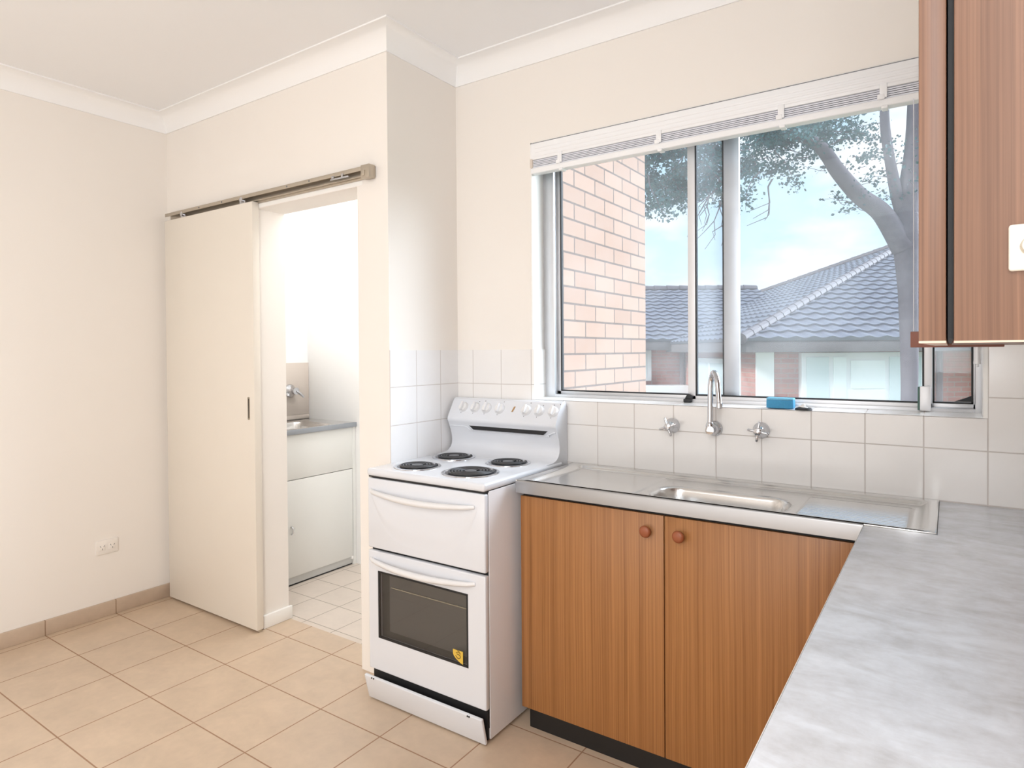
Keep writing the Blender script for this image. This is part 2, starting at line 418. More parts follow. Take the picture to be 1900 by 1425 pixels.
t = MB(); t.box((-2.11, -.4655, 2.008), (-2.00, -.460, 2.014), .001); t.box((-2.10, -.468, 2.014), (-2.085, -.46, 2.024), .001); t.box((-2.04, -.468, 2.012), (-2.03, -.46, 2.026), .001); t.build('door_catch', M['chrome'], tr)
for sx in (-3.1, -2.9, -2.4, -2.25): MB().lathe([(0, 0), (.004, 0), (.003, .002), (0, .002)], (sx, -.460, 2.030), (0, -1, 0), 12).build('screw', M['dot'], tr)
MB().box((OX0 - .01, -.4262, OZ + .002), (OX1 + .03, -.424, 1.994)).build('pelmet_strip', M['white'], tr)

# ------------------------------------------------------------------ outlet
o = thing('wall_outlet', 'white double power outlet low on the left cream wall', 'outlet', (XL, -.75, .345))
MB().box((XL - .002, -.800, .309), (XL + .007, -.698, .379), .003).build('plate', M['outlet'], o)
for yy in (-.772, -.726):
    so = MB().box((XL + .004, yy - .017, .328), (XL + .0085, yy + .017, .360), .0035).build('socket', M['outlet'], o)
    s = MB()
    for dy, dz, tl in ((-.008, .006, .5), (.008, .006, -.5), (0, -.008, 0)):
        s.box((XL + .0075, yy + dy - .0012, .344 + dz - .0042), (XL + .0092, yy + dy + .0012, .344 + dz + .0042), 0, rot=Matrix.Rotation(tl, 3, 'X'))
    s.build('slot', M['dot'], so)

# ------------------------------------------------------------------ stove
SX0, SX1, SYF, SYB, SZ = -1.8055, -1.2560, -.559, -.006, .867
st = thing('electric_stove', 'white freestanding electric stove with four coil hotplates', 'stove', (-1.53, -.28, 0))
b = MB(); b.box((SX0, -.536, .012), (SX1, SYB, .838), .003); b.box((SX0 + .03, -.50, 0), (SX1 - .03, -.04, .013))
b.build('body', M['sidepan'], st)
MB().box((SX0 + .004, -.5395, .05), (SX1 - .004, -.535, .842)).build('front_gap', M['black'], st, label='dark recess behind the doors')
# hob with rounded front edge
h = MB(); h.box((SX0 - .002, SYF - .004, .838), (SX1 + .002, SYB - .04, SZ), .011, 4)
h.build('hob', M['enamel'], st, angle=40)
MB().box((SX0 + .003, SYF + .004, .8335), (SX1 - .002, SYB - .05, .8385)).build('hob_seal', M['black'], st, label='thin black seam under the hob')
# control backsplash, S shaped in profile
prof = [(-.006, .84), (-.006, 1.078), (-.012, 1.092), (-.024, 1.100), (-.040, 1.100), (-.050, 1.094), (-.092, 1.024), (-.0965, 1.012), (-.0955, 1.003), (-.090, .993), (-.079, .970), (-.070, .945), (-.066, .920), (-.068, .902), (-.076, .887), (-.092, .875), (-.115, .8688), (-.16, .8672), (-.16, .85)]
dense = []
for a, c in zip(prof, prof[1:]):
    dense += [tuple(a[i] + (c[i] - a[i]) * t for i in range(2)) for t in (0, .5)]
dense.append(prof[-1])
bp_ = MB().prism(dense, 0, SX0 + .004, SX1 - .002); bmesh.ops.remove_doubles(bp_.bm, verts=bp_.bm.verts, dist=1e-6)
bs = bp_.build('control_panel', M['enamel'], st, angle=28)
# shelf-like vent slot below the knobs
t = MB(); zt = .9815
t.prism([(-1.690, zt + .004), (-1.300, zt + .004), (-1.322, zt - .012), (-1.668, zt - .012)], 1, -.0870, -.0780)
t.build('vent_slot', M['black'], bs, label='dark vent slot under the knobs')
t = MB(); t.tube([(SX0 + .012, -.0845, .980), (-1.715, -.0845, .980), (-1.685, -.083, .967), (-1.665, -.0795, .963), (-1.325, -.0795, .963), (-1.305, -.083, .967), (-1.275, -.0845, .980), (SX1 - .01, -.0845, .980)], .0022, 8, smooth=6)
t.build('vent_lip', M['enamel'], bs)
# knobs, tilted with the panel face
P0, P1 = Vector((0, -.050, 1.094)), Vector((0, -.092, 1.024))
tv = (P1 - P0).normalized(); nv = Vector((0, tv.z, -tv.y)); nv = nv if nv.y < 0 else -nv
kc = P0 + (P1 - P0) * .47
knob0 = None
for kx in (-1.733, -1.669, -1.609, -1.542, -1.410, -1.349, -1.284):
    c = Vector((kx, kc.y, kc.z)) + nv * .0003
    if knob0 is None:
        m_ = MB(); m_.lathe([(0, 0), (.0235, 0), (.0235, .002), (.020, .007), (.0195, .009), (.018, .0105), (0, .0105)], c, nv, 28)
        R = Matrix((Vector((1, 0, 0)), -tv, nv)).transposed()
        bb = bmesh.new(); bmesh.ops.create_cube(bb, size=1)
        for v in bb.verts:
            q = Vector((v.co.x * (.0085 if v.co.z > 0 else .012), v.co.y * .038, .009 + (v.co.z + .5) * .013)); v.co = c + R @ q
        bmesh.ops.bevel(bb, geom=list(bb.edges), offset=.002, segments=2, affect='EDGES', profile=.5)
        m_.add(bb); knob0 = m_.build('knob', M['enamel2'], st); kx0 = kx
    else:
        kk = knob0.copy(); COL.objects.link(kk); kk.location = Vector((kx - kx0, 0, 0)); kk.parent = st
for kx in (-1.669, -1.638, -1.542, -1.410, -1.349, -1.30, -1.272):
    q = P0 + (P1 - P0) * (.06 + .05 * (int(-kx * 1000) % 3)); c = Vector((kx + .012, q.y, q.z))
    MB().lathe([(0, 0), (.0022, 0), (.0022, .0006), (0, .0006)], c, nv, 10).build('dial_mark', M['dot'], bs)
for kx in (-1.733, -1.669, -1.609, -1.542, -1.410, -1.349, -1.284):
    q = P0 + (P1 - P0) * .80; c = Vector((kx - .004, q.y, q.z)); MB().lathe([(0, 0), (.0018, 0), (.0018, .0006), (0, .0006)], c, nv, 10).build('dial_mark', M['dot'], bs)
q = P0 + (P1 - P0) * .45
R = Matrix((Vector((1, 0, 0)), -tv, nv)).transposed()
bb = bmesh.new(); bmesh.ops.create_cube(bb, size=1)
for v in bb.verts: v.co = Vector((-1.473, q.y, q.z)) + R @ Vector((v.co.x * .007 + v.co.y * .006, v.co.y * .024, v.co.z * .004))
t = MB(); t.add(bb); t.build('indicator_light', M['amber'], bs, label='small amber indicator light')
# hotplates
def hotplate(cx, cy, r):
    pan = MB(); pan.lathe([(r + .016, .0002), (r + .0155, .0026), (r + .011, .004), (r + .006, .0035), (r + .0035, .0018), (r + .003, .0004)], (cx, cy, SZ), (0, 0, 1), 48)
    dk = MB(); dk.lathe([(0, .0006), (r + .004, .0006)], (cx, cy, SZ), (0, 0, 1), 48)
    turns = 5 if r > .08 else 4
    pts = []; n = turns * 36; rin = .027
    for i in range(n + 1):
        a = 2 * PI * turns * i / n; rr = rin + (r - .005 - rin) * i / n
        pts.append((cx + rr * math.cos(a + .8), cy + rr * math.sin(a + .8), SZ + .0055))
    pts += [(cx + (r + .002) * math.cos(.95), cy + (r + .002) * math.sin(.95), SZ + .003)]
    sp = MB(); sp.tube(pts, (r - .005 - rin) / turns * .37, 8)
    hp = sp.build('hot_plate', M['coil'], st, angle=60)
    t = MB(); t.lathe([(0, .0085), (.019, .0085), (.0215, .0075), (.0215, .001)], (cx, cy, SZ), (0, 0, 1), 28); t.build('centre_cap', M['cap'], hp)
    pan.build('trim_ring', M['chrome'], hp, label='polished ring around the coil'); dk.build('drip_bowl', M['pan'], hp)
hotplate(-1.6625, -.4395, .0735); hotplate(-1.683, -.198, .0725); hotplate(-1.4165, -.4285, .0885); hotplate(-1.4145, -.196, .0725)
# doors with curved handles
def front(mb_name, z0, z1, bulge):
    m_ = MB(); nx, nz = 40, 24
    x0, x1 = SX0 + .0005, SX1 - .0005
    rr = .010
    m_.box((x0, SYF, z0), (x1, -.538, z1), .006, 3)
    return m_
g = front('grill', .5695, .8305, True).build('grill_door', M['enamel'], st, angle=40)
# embossed smile on the grill door
def smile(i, j):
    u = i / 40; x = -1.788 + u * .50
    zb = .598 + .155 * (2 * u - 1) ** 4 + .02 * (2 * u - 1) ** 2
    z = zb + (.786 - zb) * j / 20; t = j / 20
    dd = .0052 * math.sin(PI * u) ** .5 * smooth(0, .35, t) * (1 - smooth(.6, 1, t)) if 0 < i < 40 else 0
    return Vector((x, SYF - .0004 - dd, z))
MB().grid(41, 21, smile).build('embossed_panel', M['enamel'], g, angle=60)
def handle(zc, par):
    pts = []; rs = []
    for i in range(25):
        u = i / 24; x = -1.788 + u * .487
        pts.append((x, SYF - .002 - .027 * math.sin(PI * u) ** .55 + (.004 if i in (0, 24) else 0), zc + .007 - .012 * math.sin(PI * u))); rs.append(.0075 + .004 * math.sin(PI * u))
    m_ = MB(); m_.tube(pts, rs, 12)
    return m_.build('handle', M['enamel2'], par, angle=60)
handle(.777, g)
ov = MB(); gx0, gx1, gz0, gz1 = -1.752, -1.3315, .241, .487
ov.box((SX0 + .0005, SYF, .115), (gx0, -.538, .5605), .005); ov.box((gx1, SYF, .115), (SX1 - .0005, -.538, .5605), .005)
ov.box((gx0 - .006, SYF, gz1), (gx1 + .006, -.538, .5605), .005); ov.box((gx0 - .006, SYF, .115), (gx1 + .006, -.538, gz0), .005)
# flush front face without seams
f_ = bmesh.new()
for lo, hi in (((SX0 + .006, .120), (gx0, .555)), ((gx1, .120), (SX1 - .006, .555)), ((gx0, gz1), (gx1, .555)), ((gx0, .120), (gx1, gz0))):
    f_.faces.new([f_.verts.new((a, SYF - .0003, c)) for a, c in ((lo[0], lo[1]), (hi[0], lo[1]), (hi[0], hi[1]), (lo[0], hi[1]))])
ov.add(f_)
od = ov.build('oven_door', M['enamel'], st, angle=30)
handle(.521, od)
MB().box((gx0, SYF - .0006, gz0), (gx1, SYF + .003, gz1)).build('oven_window', M['ovenglass'], od)
fr_ = MB(); fw_ = .005
fr_.box((gx0 - .002, SYF - .0014, gz0 - .002), (gx0 + fw_, SYF + .006, gz1 + .002), .0008); fr_.box((gx1 - fw_, SYF - .0014, gz0 - .002), (gx1 + .002, SYF + .006, gz1 + .002), .0008)
fr_.box((gx0, SYF - .0014, gz1 - fw_), (gx1, SYF + .006, gz1 + .002), .0008); fr_.box((gx0, SYF - .0014, gz0 - .002), (gx1, SYF + .006, gz0 + fw_), .0008)
fr_.build('window_gasket', M['black'], od)
# shallow oven cavity right behind the pane
cv = MB(); cy0, cy1 = -.5365, -.505
cv.box((gx0 + .03, cy1, gz0 + .02), (gx1 + .01, cy1 + .004, gz1 + .01))
cv.build('cavity_back', M['liner'], od)
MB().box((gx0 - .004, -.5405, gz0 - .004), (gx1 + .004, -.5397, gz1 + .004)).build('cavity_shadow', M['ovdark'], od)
rk = MB(); rk.tube([(-1.697, -.5475, .432), (gx1, -.5475, .432)], .0022, 8)
for i in range(9): rk.tube([(-1.69 + i * .043, -.5475, .432), (-1.69 + i * .043, -.5420, .4355)], .0014, 6)
rk.build('oven_rack', M['rack'], od)
pl = MB(); pl.box((-1.713, -.5412, gz0 + .024), (gx1, -.5405, gz1 - .0)); pl.build('inner_panel', M['liner'], od)
skp = [(-1.3955, .289), (-1.3525, .289), (-1.3525, .246), (-1.362, .248), (-1.372, .253), (-1.384, .260), (-1.3925, .268), (-1.3955, .275)]
sk = MB().prism(skp, 1, SYF - .0016, SYF - .0006).build('sticker', M['gold'], od, label='gold shield shaped sticker')
em = MB()
em.tube([(-1.384, SYF - .0017, .270), (-1.374, SYF - .0017, .262), (-1.364, SYF - .0017, .266), (-1.366, SYF - .0017, .274), (-1.378, SYF - .0017, .276)], .0016, 6, smooth=4)
em.tube([(-1.382, SYF - .0017, .279), (-1.372, SYF - .0017, .284), (-1.362, SYF - .0017, .279)], .0014, 6, smooth=4)
em.tube([(-1.376, SYF - .0017, .288), (-1.366, SYF - .0017, .286)], .0010, 6)
em.build('emblem', M['golddk'], sk)
# storage drawer flap, tipped forward at the top
R = Matrix.Rotation(math.radians(14), 3, 'X')
dr = MB(); dr.box((SX0, -.563, .004), (SX1 - .001, -.551, .101), .0035, 3, rot=R, piv=(0, -.563, .006)); da = dr.build('drawer_flap', M['enamel'], st, label='white bottom drawer flap tipped forward')
for xx in (-1.765, -1.755, -1.315, -1.308): MB().lathe([(0, 0), (.003, 0), (.003, .0015), (0, .0015)], R @ (Vector((xx, -.563, .098)) - Vector((0, -.563, .006))) + Vector((0, -.563, .006)), (0, -1, .2), 10).build('screw', M['black'], da)
MB().box((SX0 + .02, -.545, .012), (SX1 - .006, -.536, .112)).build('drawer_recess', M['black'], st)

# ------------------------------------------------------------------ sink cupboard
CX0, CX1, CYF = -1.226, -.1950, -.393
cab = thing('sink_cupboard', 'orange-brown veneer cupboard under the steel sink', 'cupboard', (-.71, -.2, 0))
c = MB(); c.box((CX0 + .002, CYF + .0185, .07), (CX0 + .018, -.012, .80)); c.box((-.2, CYF + .0185, .07), (-.18, -.012, .80)); c.box((CX0 + .002, CYF + .0185, .07), (-.18, -.012, .086)); c.box((CX0 + .002, -.02, .07), (-.18, -.012, .80))
c.build('carcass', M['woodlo'], cab)
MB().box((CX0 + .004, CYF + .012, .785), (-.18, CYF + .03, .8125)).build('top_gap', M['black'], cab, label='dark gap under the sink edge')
MB().box((CX0 + .026, CYF + .011, 0), (-.18, CYF + .028, .071)).build('kickboard', M['kick'], cab, label='black kickboard')
dl = MB().box((CX0, CYF, .068), (-.7105, CYF + .018, .8015), .0012).build('door', M['woodlo'], cab)
dr_ = MB().box((-.7075, CYF, .068), (CX1, CYF + .018, .8015), .0012).build('door', M['woodlo'], cab)
kp = [(0, .030), (.010, .0295), (.0165, .027), (.0185, .0225), (.017, .018), (.010, .013), (.008, .010), (.008, 0), (0, 0)]
for par, kx in ((dl, -.7605), (dr_, -.6575)):
    MB().lathe(kp, (kx, CYF, .7515), (0, -1, 0), 28).build('knob', M['knob'], par, label='round turned brown wooden knob', angle=60)

# ------------------------------------------------------------------ steel sink top
SKX0, SKX1, SKY0, SKY1, ZR = -1.232, -.027, -.407, -.0025, .8585
bx0, bx1, by0, by1 = -.790, -.380, -.366, -.168
def sdrr(x, y, x0, x1, y0, y1, r):
    cx, cy = (x0 + x1) / 2, (y0 + y1) / 2
    qx, qy = abs(x - cx) - (x1 - x0) / 2 + r, abs(y - cy) - (y1 - y0) / 2 + r
    return math.hypot(max(qx, 0), max(qy, 0)) + min(max(qx, qy), 0) - r
def sinkz(x, y):
    z = ZR
    d_in = -sdrr(x, y, SKX0, SKX1, SKY0 - .02, SKY1, .012)
    # rolled rim at back and sides, narrow at the front
    inner = sdrr(x, y, SKX0 + .045, SKX1 - .028, SKY0 + .014, SKY1 - .045, .02)
    z -= .0110 * (1 - smooth(-.012, .004, inner))
    if inner > 0: z += .0025 * math.sin(PI * min(1, inner / .03))
    # raised left drainer
    ld = sdrr(x, y, SKX0 + .075, -.815, SKY0 + .022, SKY1 - .075, .008)
    z += .0050 * (1 - smooth(-.008, .002, ld))
    # ribbed right drainer
    rd = sdrr(x, y, -.352, -.080, SKY0 + .022, SKY1 - .115, .004)
    z += (.0046 + .0016 * math.sin((y + .4) / .016 * 2 * PI)) * (1 - smooth(-.010, .001, rd))
    bw = sdrr(x, y, bx0, bx1, by0, by1, .07)
    z -= .004 * (1 - smooth(-.004, .014, bw)) + .150 * (1 - smooth(-.030, -.002, bw))
    return z
sk = thing('kitchen_sink', 'long stainless steel sink top with one bowl and two drainers', 'sink', (-.63, -.2, .81))
nx, ny = 302, 102
m_ = MB(); m_.grid(nx, ny, lambda i, j: Vector((SKX0 + (SKX1 - SKX0) * i / (nx - 1), SKY0 + (SKY1 - SKY0) * j / (ny - 1), sinkz(SKX0 + (SKX1 - SKX0) * i / (nx - 1), SKY0 + (SKY1 - SKY0) * j / (ny - 1)))))
m_.build('basin_top', M['steel'], sk, angle=60)
l = MB()
fp_ = [(SKY0, ZR)] + [(SKY0 - .006 * math.sin(a), ZR - .006 + .006 * math.cos(a)) for a in (i / 5 * PI / 2 for i in range(1, 6))] + [(SKY0 - .006, .8145), (SKY0 + .004, .8145), (SKY0 + .004, ZR - .002)]
l.prism(fp_, 0, SKX0 - .001, -.1790)
l.build('front_edge', M['steele'], sk, angle=60)
MB().box((SKX0 - .0025, SKY0 - .0055, .8145), (SKX0 + .003, SKY1, ZR), .001).build('side_edge', M['steel'], sk)
l = MB(); l.box((SKX1 - .002, SKY0, ZR - .006), (SKX1 + .002, SKY1, ZR + .0008), .001); l.box((-.179, SKY0 - .002, ZR - .006), (SKX1 + .002, SKY0 + .002, ZR + .0006), .001); l.build('side_edge', M['steel'], sk)
MB().lathe([(.0, .712), (.018, .712), (.026, .7125), (.029, .711)], (-.585, -.267, 0), (0, 0, 1), 28).build('drain', M['chrome'], sk)

# ------------------------------------------------------------------ worktop and cupboard below it
CE = -.1785; ZW = .8555
wt = thing('worktop', 'mottled pale grey laminate worktop running toward the viewer', 'worktop', (.07, -.9, .82))
poly = [(CE, -1.72), (XR - .001, -1.72), (XR - .001, -.0025), (SKX1 + .0025, -.0025), (SKX1 + .0025, SKY0 - .0025), (CE, SKY0 - .0025)]
MB().prism(poly, 2, ZW - .034, ZW, .002).build('worktop_slab', M['laminate'], wt)
MB().box((CE - .0012, -1.72, ZW - .033), (CE, SKY0 - .008, ZW - .0006), .0004).build('edge_strip', M['lamedge'], wt, label='pale front edge strip')
sc = thing('side_cupboard', 'brown veneer base cupboard beneath the grey worktop', 'cupboard', (.1, -1.1, 0))
MB().box((-.150, -1.70, .07), (XR - .002, -.415, ZW - .036)).build('carcass', M['woodlo'], sc)
MB().box((-.128, -1.69, 0), (XR - .01, -.43, .07)).build('kickboard', M['kick'], sc)
for a, b2 in ((-1.70, -1.272), (-1.268, -.842), (-.838, -.415)):
    dd = MB().box((-.168, a, .072), (-.1505, b2, .80), .0012).build('door', M['woodlo'], sc)
    MB().lathe(kp, (-.168, b2 - .05, .7515), (-1, 0, 0), 24).build('knob', M['knob'], dd)

# ------------------------------------------------------------------ wall cupboard at the right
UY0, UY1, UZ0, UZ1 = -1.620, -.62, 1.3055, 2.2
uc = thing('wall_cupboard', 'brown wood grain wall cupboard close up at the right', 'wall cupboard', (.15, -1.1, 1.3))
c = MB(); c.box((.0028, UY0, UZ0), (XR - .001, UY0 + .016, UZ1), .0008); c.box((.0028, UY1 - .016, UZ0), (XR - .001, UY1, UZ1)); c.box((.0028, UY0 + .016, UZ0), (XR - .001, UY1 - .016, UZ0 + .016)); c.box((.0028, UY0, UZ1 - .016), (XR - .001, UY1, UZ1)); c.box((XR - .012, UY0, UZ0), (XR - .001, UY1, UZ1))
c.build('carcass', M['woodup'], uc)
MB().box((-.0012, UY0 + .010, UZ0 + .002), (.0030, UY1, UZ1)).build('shadow_gap', M['black'], uc, label='black gap between door and side panel')
for a, b2 in ((UY0, -1.122), (-1.118, UY1)):
    dd = MB().box((-.0208, a, UZ0), (-.0022, b2, UZ1), .0012).build('door', M['woodup'], uc)
    MB().box((-.0207, a + .0003, UZ0 - .0014), (-.0023, b2, UZ0 + .0004)).build('edge_band', M['woodband'], dd, label='pale edge banding')
MB().box((.0030, UY0 + .0003, UZ0 - .0014), (XR - .001, UY0 + .016, UZ0 + .0004)).build('edge_band', M['woodband'], uc, label='pale edge banding')
MB().box((-.057, -.905, UZ0 - .004), (.075, -.888, UZ0 + .024), .001).build('bottom_rail', M['redwood'], uc, label='short dark red timber rail under the cupboard')
sw = thing('wall_switch', 'small ivory rounded switch plate on the wall cupboard side', 'switch', (.055, UY0, 1.375))
MB().box((.0368, UY0 - .0055, 1.3575), (.0745, UY0 - .0002, 1.3925), .0022, 3).build('plate', M['switch'], sw)
MB().lathe([(0, .0075), (.0055, .0075), (.0065, .006), (.0065, 0)], (.0497, UY0 - .005, 1.3755), (0, -1, 0), 24).build('button', M['switchdk'], sw)

# ------------------------------------------------------------------ taps
def cross_tap(cx, cz, rot, name, label):
    t = thing(name, label, 'tap', (cx, -.002, cz), group=None)
    MB().lathe([(0, 0), (.0275, 0), (.0275, .003), (.024, .009), (.0185, .022), (.0165, .030), (.0120, .034), (.0115, .044), (0, .046)], (cx, -.0021, cz), (0, -1, 0), 32).build('escutcheon', M['chrome'], t, angle=50)
    h = MB(); c = Vector((cx, -.050, cz))
    h.lathe([(0, -.010), (.012, -.008), (.0135, -.002), (.012, .006), (.006, .009), (0, .0095)], c, (0, -1, 0), 24)
    for i in range(4):
        a = rot + i * PI / 2; v = Vector((math.cos(a), 0, math.sin(a)))
        h.tube([c + v * .008, c + v * .020, c + v * .031, c + v * .034], [.0052, .0042, .0046, .0025], 10)
    h.build('cross_handle', M['chrome'], t, angle=50)
cross_tap(-.8255, 1.028, .35, 'wall_tap', 'chrome cross-handled tap on tiles nearest the stove')
cross_tap(-.5185, 1.030, -.15, 'wall_tap', 'chrome cross-handled tap on tiles below the blue sponge')
sp = thing('sink_spout', 'chrome gooseneck spout on tiles between the two taps', 'spout', (-.673, -.002, 1.026))
MB().lathe([(0, 0), (.027, 0), (.027, .003), (.022, .010), (.014, .016), (.0125, .040), (.0145, .042), (.0145, .062), (0, .064)], (-.673, -.0021, 1.027), (0, -1, 0), 32).build('escutcheon', M['chrome'], sp, angle=50)
s = MB(); s.lathe([(0, -.020), (.0135, -.018), (.0145, -.012), (.0145, .012), (.0105, .020), (.0095, .022)], (-.675, -.050, 1.032), (0, 0, 1), 24)
s.tube([(-.675, -.050, 1.035), (-.674, -.050, 1.10), (-.673, -.050, 1.17), (-.669, -.052, 1.203), (-.659, -.063, 1.2215), (-.649, -.075, 1.218), (-.639, -.088, 1.198), (-.634, -.096, 1.170), (-.629, -.103, 1.125)], [.0095, .0095, .0095, .0095, .0095, .0095, .0095, .0092, .0088], 16, smooth=8)
s.build('gooseneck', M['chrome'], sp, angle=50)
MB().lathe([(.0088, 0), (.0104, .002), (.0104, .018), (.0085, .020)], (-.6275, -.1038, 1.106), (0, 0, 1), 20).build('aerator', M['chrome'], sp)

# ------------------------------------------------------------------ window
wn = thing('window_1', 'aluminium sliding window with three panes above the sink', 'window', (-.67, .06, WZ0), kind='structure')
FY0, FY1 = .090, .150
fr = MB()
fr.box((WX0 + .003, FY0, WZ0), (-1.371, FY1, WZ1), .0015)
fr.box((.063, FY0, WZ0), (WX1 - .002, FY1, WZ1), .0015)
fr.box((WX0 + .003, FY0 + .001, WZ0), (WX1 - .002, FY1, WZ0 + .018), .0015)
fr.box((WX0 + .006, FY0, WZ1 - .05), (WX1 - .002, FY1, WZ1), .0015)
fr.build('frame', M['alum'], wn)
def sash(name, x0, x1, y, wl, wr, mat_):
    m_ = MB(); t = .018
    m_.box((x0, y, WZ0 + .012), (x0 + wl, y + t, WZ1 - .03), .0015); m_.box((x1 - wr, y, WZ0 + .012), (x1, y + t, WZ1 - .03), .0015)
    m_.box((x0, y, WZ0 + .010), (x1, y + t, WZ0 + .031), .0015); m_.box((x0, y, WZ1 - .06), (x1, y + t, WZ1 - .03), .0015)
    s_ = m_.build('sash', mat_, wn)
    MB().box((x0 + wl - .003, y + .007, WZ0 + .03), (x1 - wr + .003, y + .011, WZ1 - .055)).build('pane', M['glass'], s_)
    g_ = MB(); q = .004; a, b_, c_, d_ = x0 + wl, x1 - wr, WZ0 + .031, WZ1 - .06
    for lo, hi in (((a - .001, c_), (a + q, d_)), ((b_ - q, c_), (b_ + .001, d_)), ((a, c_ - .001), (b_, c_ + q))):
        g_.box((lo[0], y - .0004, lo[1]), (hi[0], y + .016, hi[1]))
    g_.build('gasket', M['rubber'], s_, label='dark rubber glazing gasket')
    return s_
sash('outer', -1.373, -.621, .118, .018, .055, M['alum'])
ms = sash('slider', -.801, -.043, .096, .029, .022, M['alumw'])
sash('side', -.062, .066, .118, .020, .008, M['alum'])
l = MB(); l.box((-.812, .072, 1.1065), (-.784, .094, 1.120), .003); l.box((-.805, .078, 1.113), (-.782, .094, 1.136), .003, rot=Matrix.Rotation(.5, 3, 'Y')); l.build('latch', M['rubber'], ms, label='black sash latch')
l = MB(); l.box((-.075, .078, 1.109), (-.046, .0955, 1.184), .003); lk = l.build('sash_lock', M['alumw'], ms, label='pale sash lock block')
MB().box((-.0805, .080, 1.111), (-.0748, .0955, 1.182)).build('lock_edge', M['green'], lk)
MB().prism([(.012, 1.1385), (.056, 1.1385), (.056, 1.158), (.040, 1.150)], 1, .112, .117).build('corner_wedge', M['rubber'], wn, label='black wedge in the window corner')

# ------------------------------------------------------------------ venetian blind, raised
vb = thing('venetian_blind', 'white venetian blind pulled up at the top of the window', 'blind', (-.67, .01, 2.03))
BX0, BX1 = WX0 + .008, WX1 - .008
MB().box((BX0 - .001, -.004, WZ1 - .0085), (BX1, .028, WZ1 - .0035)).build('headrail_shadow_strip', M['dot'], vb)  # dark strip stands in for the shadow line above the headrail
h = MB(); h.box((BX0, -.012, 2.081), (BX1, .030, WZ1 - .0085), .002)
for i in range(3): h.box((BX0 + .02, -.0136, 2.092 + i * .016), (BX1 - .02, -.0115, 2.100 + i * .016), .0008)
h.build('headrail', M['blind'], vb)
s = MB()
for i in range(5):
    z = 2.0515 + i * .0062
    s.prism([(-.008, z - .0022), (.009, z + .0010), (.024, z - .0022), (.024, z + .0020), (.009, z + .0058), (-.008, z + .0022)], 0, BX0 + .006, BX1 - .006)
s.build('slat_stack', M['slat'], vb, label='grey stack of gathered slats')
MB().box((BX0, -.012, 2.026), (BX1, .027, 2.049), .004, 3).build('bottom_rail', M['blind'], vb)
for cx in (-1.290, -.878, -.462, -.174):
    c = MB(); c.box((cx, -.017, 2.050), (cx + .020, -.010, 2.094), .002); c.box((cx - .006, -.019, 2.046), (cx + .014, -.0105, 2.062), .003); c.box((cx + .004, -.014, 2.019), (cx + .022, .02, 2.030), .003)
    c.build('clip', M['blind'], vb)
MB().tube([(-.087, -.0155, 2.03), (-.087, -.0155, 1.35)], .0014, 6).build('lift_cord', M['slat'], vb)
MB().box((BX0 - .002, -.0130, 2.050), (BX0 + .010, .028, 2.086), .001).build('end_cap', M['beige'], vb, label='beige end cap')
wd = MB(); wd.tube([(.058, -.018, 2.085), (.062, -.018, 1.8), (.064, -.016, 1.262)], [.004, .006, .008], 12); wd.lathe([(.008, .0), (.0088, -.004), (.0088, -.010), (.004, -.011), (.004, -.018), (0, -.019)], (.064, -.016, 1.265), (0, 0, 1), 14); wd.build('wand', M['alumw'], vb)

# ------------------------------------------------------------------ things on the sill
spg = thing('sponge', 'blue sponge lying on the window sill', 'sponge', (-.471, .015, WZ0 + .002))
hx = [(-.506, .012), (-.484, .002), (-.436, .002), (-.422, .012), (-.422, .046), (-.506, .046)]
MB().prism(hx, 2, WZ0 + .0042, WZ0 + .031, .002).build('sponge_body', M['sponge'], spg)
MB().prism([(a * 1.0, b_) for a, b_ in hx], 2, WZ0 + .031, WZ0 + .038, .002).build('scouring_pad', M['sponge2'], spg)
pk = thing('sink_plug', 'small black and white plug beside the blue sponge', 'plug', (-.392, .005, WZ0 + .002))
m_ = MB(); m_.lathe([(0, .008), (.018, .008), (.024, .006), (.026, .0), (0, 0)], (-.390, .006, WZ0 + .0022), (0, 0, 1), 24); m_.build('plug_base', M['rubber'], pk)
m_ = MB(); m_.box((-.404, -.006, WZ0 + .010), (-.376, .014, WZ0 + .0145), .0015, rot=Matrix.Rotation(.25, 3, 'Y')); m_.box((-.398, -.004, WZ0 + .012), (-.384, .012, WZ0 + .021), .002, rot=Matrix.Rotation(-.5, 3, 'Y')); m_.build('plug_top', M['enamel2'], pk, label='white top')

# ------------------------------------------------------------------ laundry beyond the doorway
LX, LY0, LY1 = -3.022, -.20, LYB - .002
lc = thing('laundry_cupboard', 'white laundry trough cupboard seen through the doorway', 'cupboard', (-3.24, .13, 0))
c = MB(); c.box((XL + .002, LY0, .05), (LX - .018, LY1, .066)); c.box((XL + .002, LY0, .05), (LX - .018, LY0 + .016, .844)); c.box((XL + .002, LY1 - .016, .05), (LX - .018, LY1, .844)); c.box((LX - .018, LY1 - .022, .0), (LX + .002, LY1, .845)); c.box((LX - .018, LY0, .592), (LX, LY1 - .022, .845), .001)
c.build('carcass', M['ltcab'], lc)
dd = MB().box((LX - .018, LY0, .05), (LX, LY1 - .025, .5885), .001).build('door', M['ltcab'], lc)
h = MB(); h.tube([(LX, .004, .333), (LX + .018, .003, .325), (LX + .020, .001, .305), (LX + .006, .0, .292)], .004, 8, smooth=4); h.build('handle', M['chrome'], dd)
MB().box((LX - .03, LY0, .004), (LX - .012, LY1 - .024, .05)).build('kickboard', M['ltkick'], lc)
MB().box((LX - .028, LY0, 0), (LX - .0105, LY1 - .026, .007)).build('base_gap', M['black'], lc)
MB().box((LX - .02, LY1 - .040, .035), (LX + .004, LY1 - .024, .055), .003).build('hinge_block', M['white'], lc)
